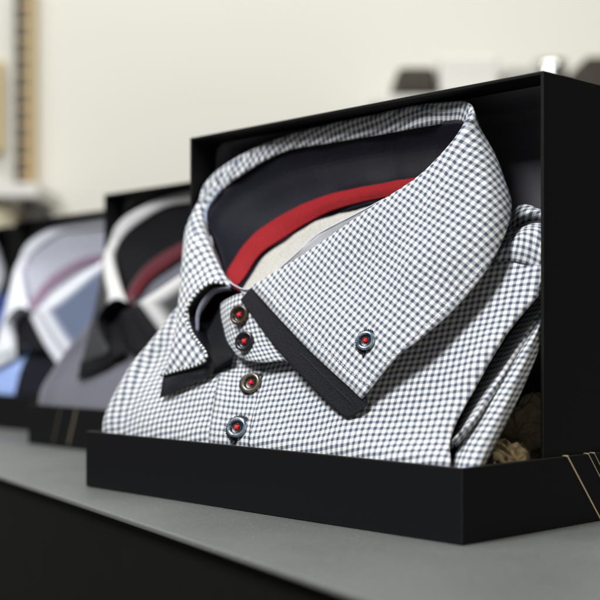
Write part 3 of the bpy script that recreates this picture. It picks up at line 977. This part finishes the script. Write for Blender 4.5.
# crumpled tissue
def crumple(name, c, size, seed, label, sub=5):
    bm = bmesh.new()
    bmesh.ops.create_icosphere(bm, subdivisions=sub, radius=1)
    for v in bm.verts:
        q = v.co * 1.1 + Vector((seed, 0, 0))
        w1 = noise.noise(q); w2 = noise.noise(q * 1.9 + Vector((0, 5, 0)))
        th = math.atan2(v.co.z, v.co.y) + 0.9 * w1 + 0.5 * v.co.x
        tri = lambda a: abs((a % 1.0) * 2 - 1)
        s = 1.0 + 0.30 * w1 - 0.20 * tri(th * 1.15 + w2 * .6) - 0.13 * tri(th * 2.6 + v.co.x * 1.2 + w2) - 0.05 * abs(noise.noise(q * 5))
        v.co = Vector((v.co.x * size[0] * s, v.co.y * size[1] * s, v.co.z * size[2] * s))
    me = bpy.data.meshes.new(name); bm.to_mesh(me); bm.free()
    o = link(name, me, M['tissue'])
    p = loc_pt(*c)
    R = Matrix.Translation((P0[0], P0[1], 0)) @ Matrix.Rotation(ANG, 4, 'Z')
    o.matrix_world = R @ Matrix.Translation(Vector(p)) @ Matrix.Rotation(0.5, 4, 'Y')
    tag(o, label, "tissue paper")
    return o


crumple("tissue_paper", (510, 464, .060), (.0125, .009, .0120), 3.1, "bright crumpled tan tissue paper beside the gingham shirt's sleeve")
crumple("tissue_paper", (524, 432, .084), (.014, .008, .022), 7.7, "shaded crumpled tan tissue paper deep in the nearest box")

# ------------------------------------------------------------------ the row behind
d2 = np.array([-0.0985, 0.292])
P2 = P0 + d2
P3 = P0 + np.array([-0.230, 0.535])
P4 = P0 + np.array([-0.425, 0.770])
make_box(P2, "second black box from the front, with slanting gold lines on its tray", [
    ('front dull', (-0.2085, 0.031), (-0.2200, 0.003), 0.0022), ('front dull', (-0.231, 0.031), (-0.2425, 0.003), 0.0008)])
make_shirt(P2, "lilac grey shirt with a charcoal collar edged in pale grey",
           dict(body=M['lilac_cloth'], leaf=M['dark_collar'], inner=M['black_cloth'], ribbon=M['dark_red'], yoke=M['lilac_cloth'], trim=M['black_cloth'],
                under=M['black_cloth'], stand=M['black_cloth']), hi=False)
make_box(P3, "third black box from the front, holding the shirt with a slate collar panel", [])
make_shirt(P3, "navy shirt with pale blue front stripe and white edged slate collar",
           dict(body=M['panel_body'], leaf=M['slate_collar'], inner=M['lavender'], yoke=M['white_cloth'], trim=M['white_cloth'], ribbon=M['rose'],
                under=M['black_cloth'], stand=M['black_cloth']), hi=False)
make_box(P4, "farthest black box, cut off by the left edge", [])
make_shirt(P4, "blue and white shirt in the farthest box at the left edge",
           dict(body=M['blue_cloth'], leaf=M['white_cloth'], inner=M['white_cloth'], yoke=M['blue_cloth'], trim=M['blue_cloth'],
                under=M['black_cloth'], stand=M['white_cloth']), hi=False)


# ------------------------------------------------------------------ shop fittings, far behind
def fx(px, py, Y):
    return Vector(((px - 300) / F * Y, Y, H - (py - HZ) / F * Y))


def fitting_box(name, px0, px1, py0, py1, Y, depth, mat, parent=None, bevel=0.002, origin=Vector((0, 0, 0))):
    a = fx(px0, py1, Y) - origin; b = fx(px1, py0, Y) - origin
    return box_obj(name, (a.x, b.x, a.y, a.y + depth, a.z, b.z), mat, parent, bevel)


Yf = 2.313
o0 = fx(24, 300, Yf)
up = empty("shelf_upright", o0)
tag(up, "tan slotted metal shelf upright against the cream wall", "shelf upright")
a = fx(16, 700, Yf) - o0; b = fx(34, -20, Yf) - o0
box_obj("post", (a.x + .003, b.x, 0, .03, -1.0, b.z), M['shop_tan'], up, .001)
bm = bmesh.new()
z = fx(0, 190, Yf).z - o0.z
for i in range(24):
    zz = z + i * 0.032
    bm_box(bm, a.x + .004, a.x + .021, -.002, .002, zz, zz + .023)
me = bpy.data.meshes.new("slot"); bm.to_mesh(me); bm.free()
so = link("slot", me, M['shop_dark'], up, smooth=False)
box_obj("side_channel", (a.x - .001, a.x + .0025, -.004, .0295, z - .02, b.z), M['shop_dark'], up)
sh = fitting_box("wall_shelf", -60, 38, 183, 197, 2.085, .22, M['shop_white'])
tag(sh, "white shelf board fixed to the slotted upright at the left", "shelf")
br = fitting_box("shelf_bracket", 21, 31, 199, 232, 2.12, .19, M['shop_dark'])
tag(br, "dark bracket below the white shelf board", "bracket")
# cream jar under the shelf
jl = fx(2, 263, 2.16)
prof = [(0, 0), (.036, 0), (.044, .012), (.044, .072), (.036, .092), (.018, .100), (.017, .110), (0, .110)]
jar = lathe("jar", prof, [0] * 7, [M['shop_cream']], None)
jar.location = (jl.x - .012, jl.y, jl.z); tag(jar, "glossy cream jar below the white shelf", "jar")
lw2 = fitting_box("wall_shelf", -70, 22, 263, 274, 2.095, .245, M['shop_white']); tag(lw2, "lower white shelf board carrying the cream jar", "shelf")
yl = fitting_box("display_rail", -14, 1, 60, 150, Yf, .031, M['shop_yellow']); tag(yl, "yellow painted rail at the left edge above the shelf", "rail")

# right: a shelf of goods seen above the nearest box
Yr = 2.04
top = fitting_box("display_shelf", 372, 760, 95, 106, Yr, .3, M['shop_white']); tag(top, "long white display shelf behind the nearest box", "shelf")
bk = fitting_box("storage_bin", 397, 437, 66, 94, Yr + .02, .16, M['shop_brown'], None, .012); tag(bk, "dark brown bin standing on the display shelf", "bin")
for args in ((440, 500, 55, 94, 'shop_white', "white carton right of the dark brown bin", "carton"),
             (505, 540, 66, 94, 'shop_grey', "low grey carton on the display shelf", "carton"),
             (586, 640, 56, 94, 'shop_brown', "dark brown case at the right end of the display shelf", "case")):
    o = fitting_box("carton" if args[6] == "carton" else "case", args[0], args[1], args[2], args[3], Yr + .02, .15, M[args[4]], None, .006)
    tag(o, args[5], args[6])
prof = [(0, 0), (.030, 0), (.034, .01), (.030, .03), (.026, .05), (.030, .066), (.028, .066), (.024, .05), (.027, .03), (0, .004)]
bw = lathe("vase", prof, [0] * 9, [M['steel']], None)
bl = fx(558, 94, Yr); bw.location = (bl.x, bl.y + .06, bl.z); tag(bw, "shiny steel vase on the display shelf", "vase")
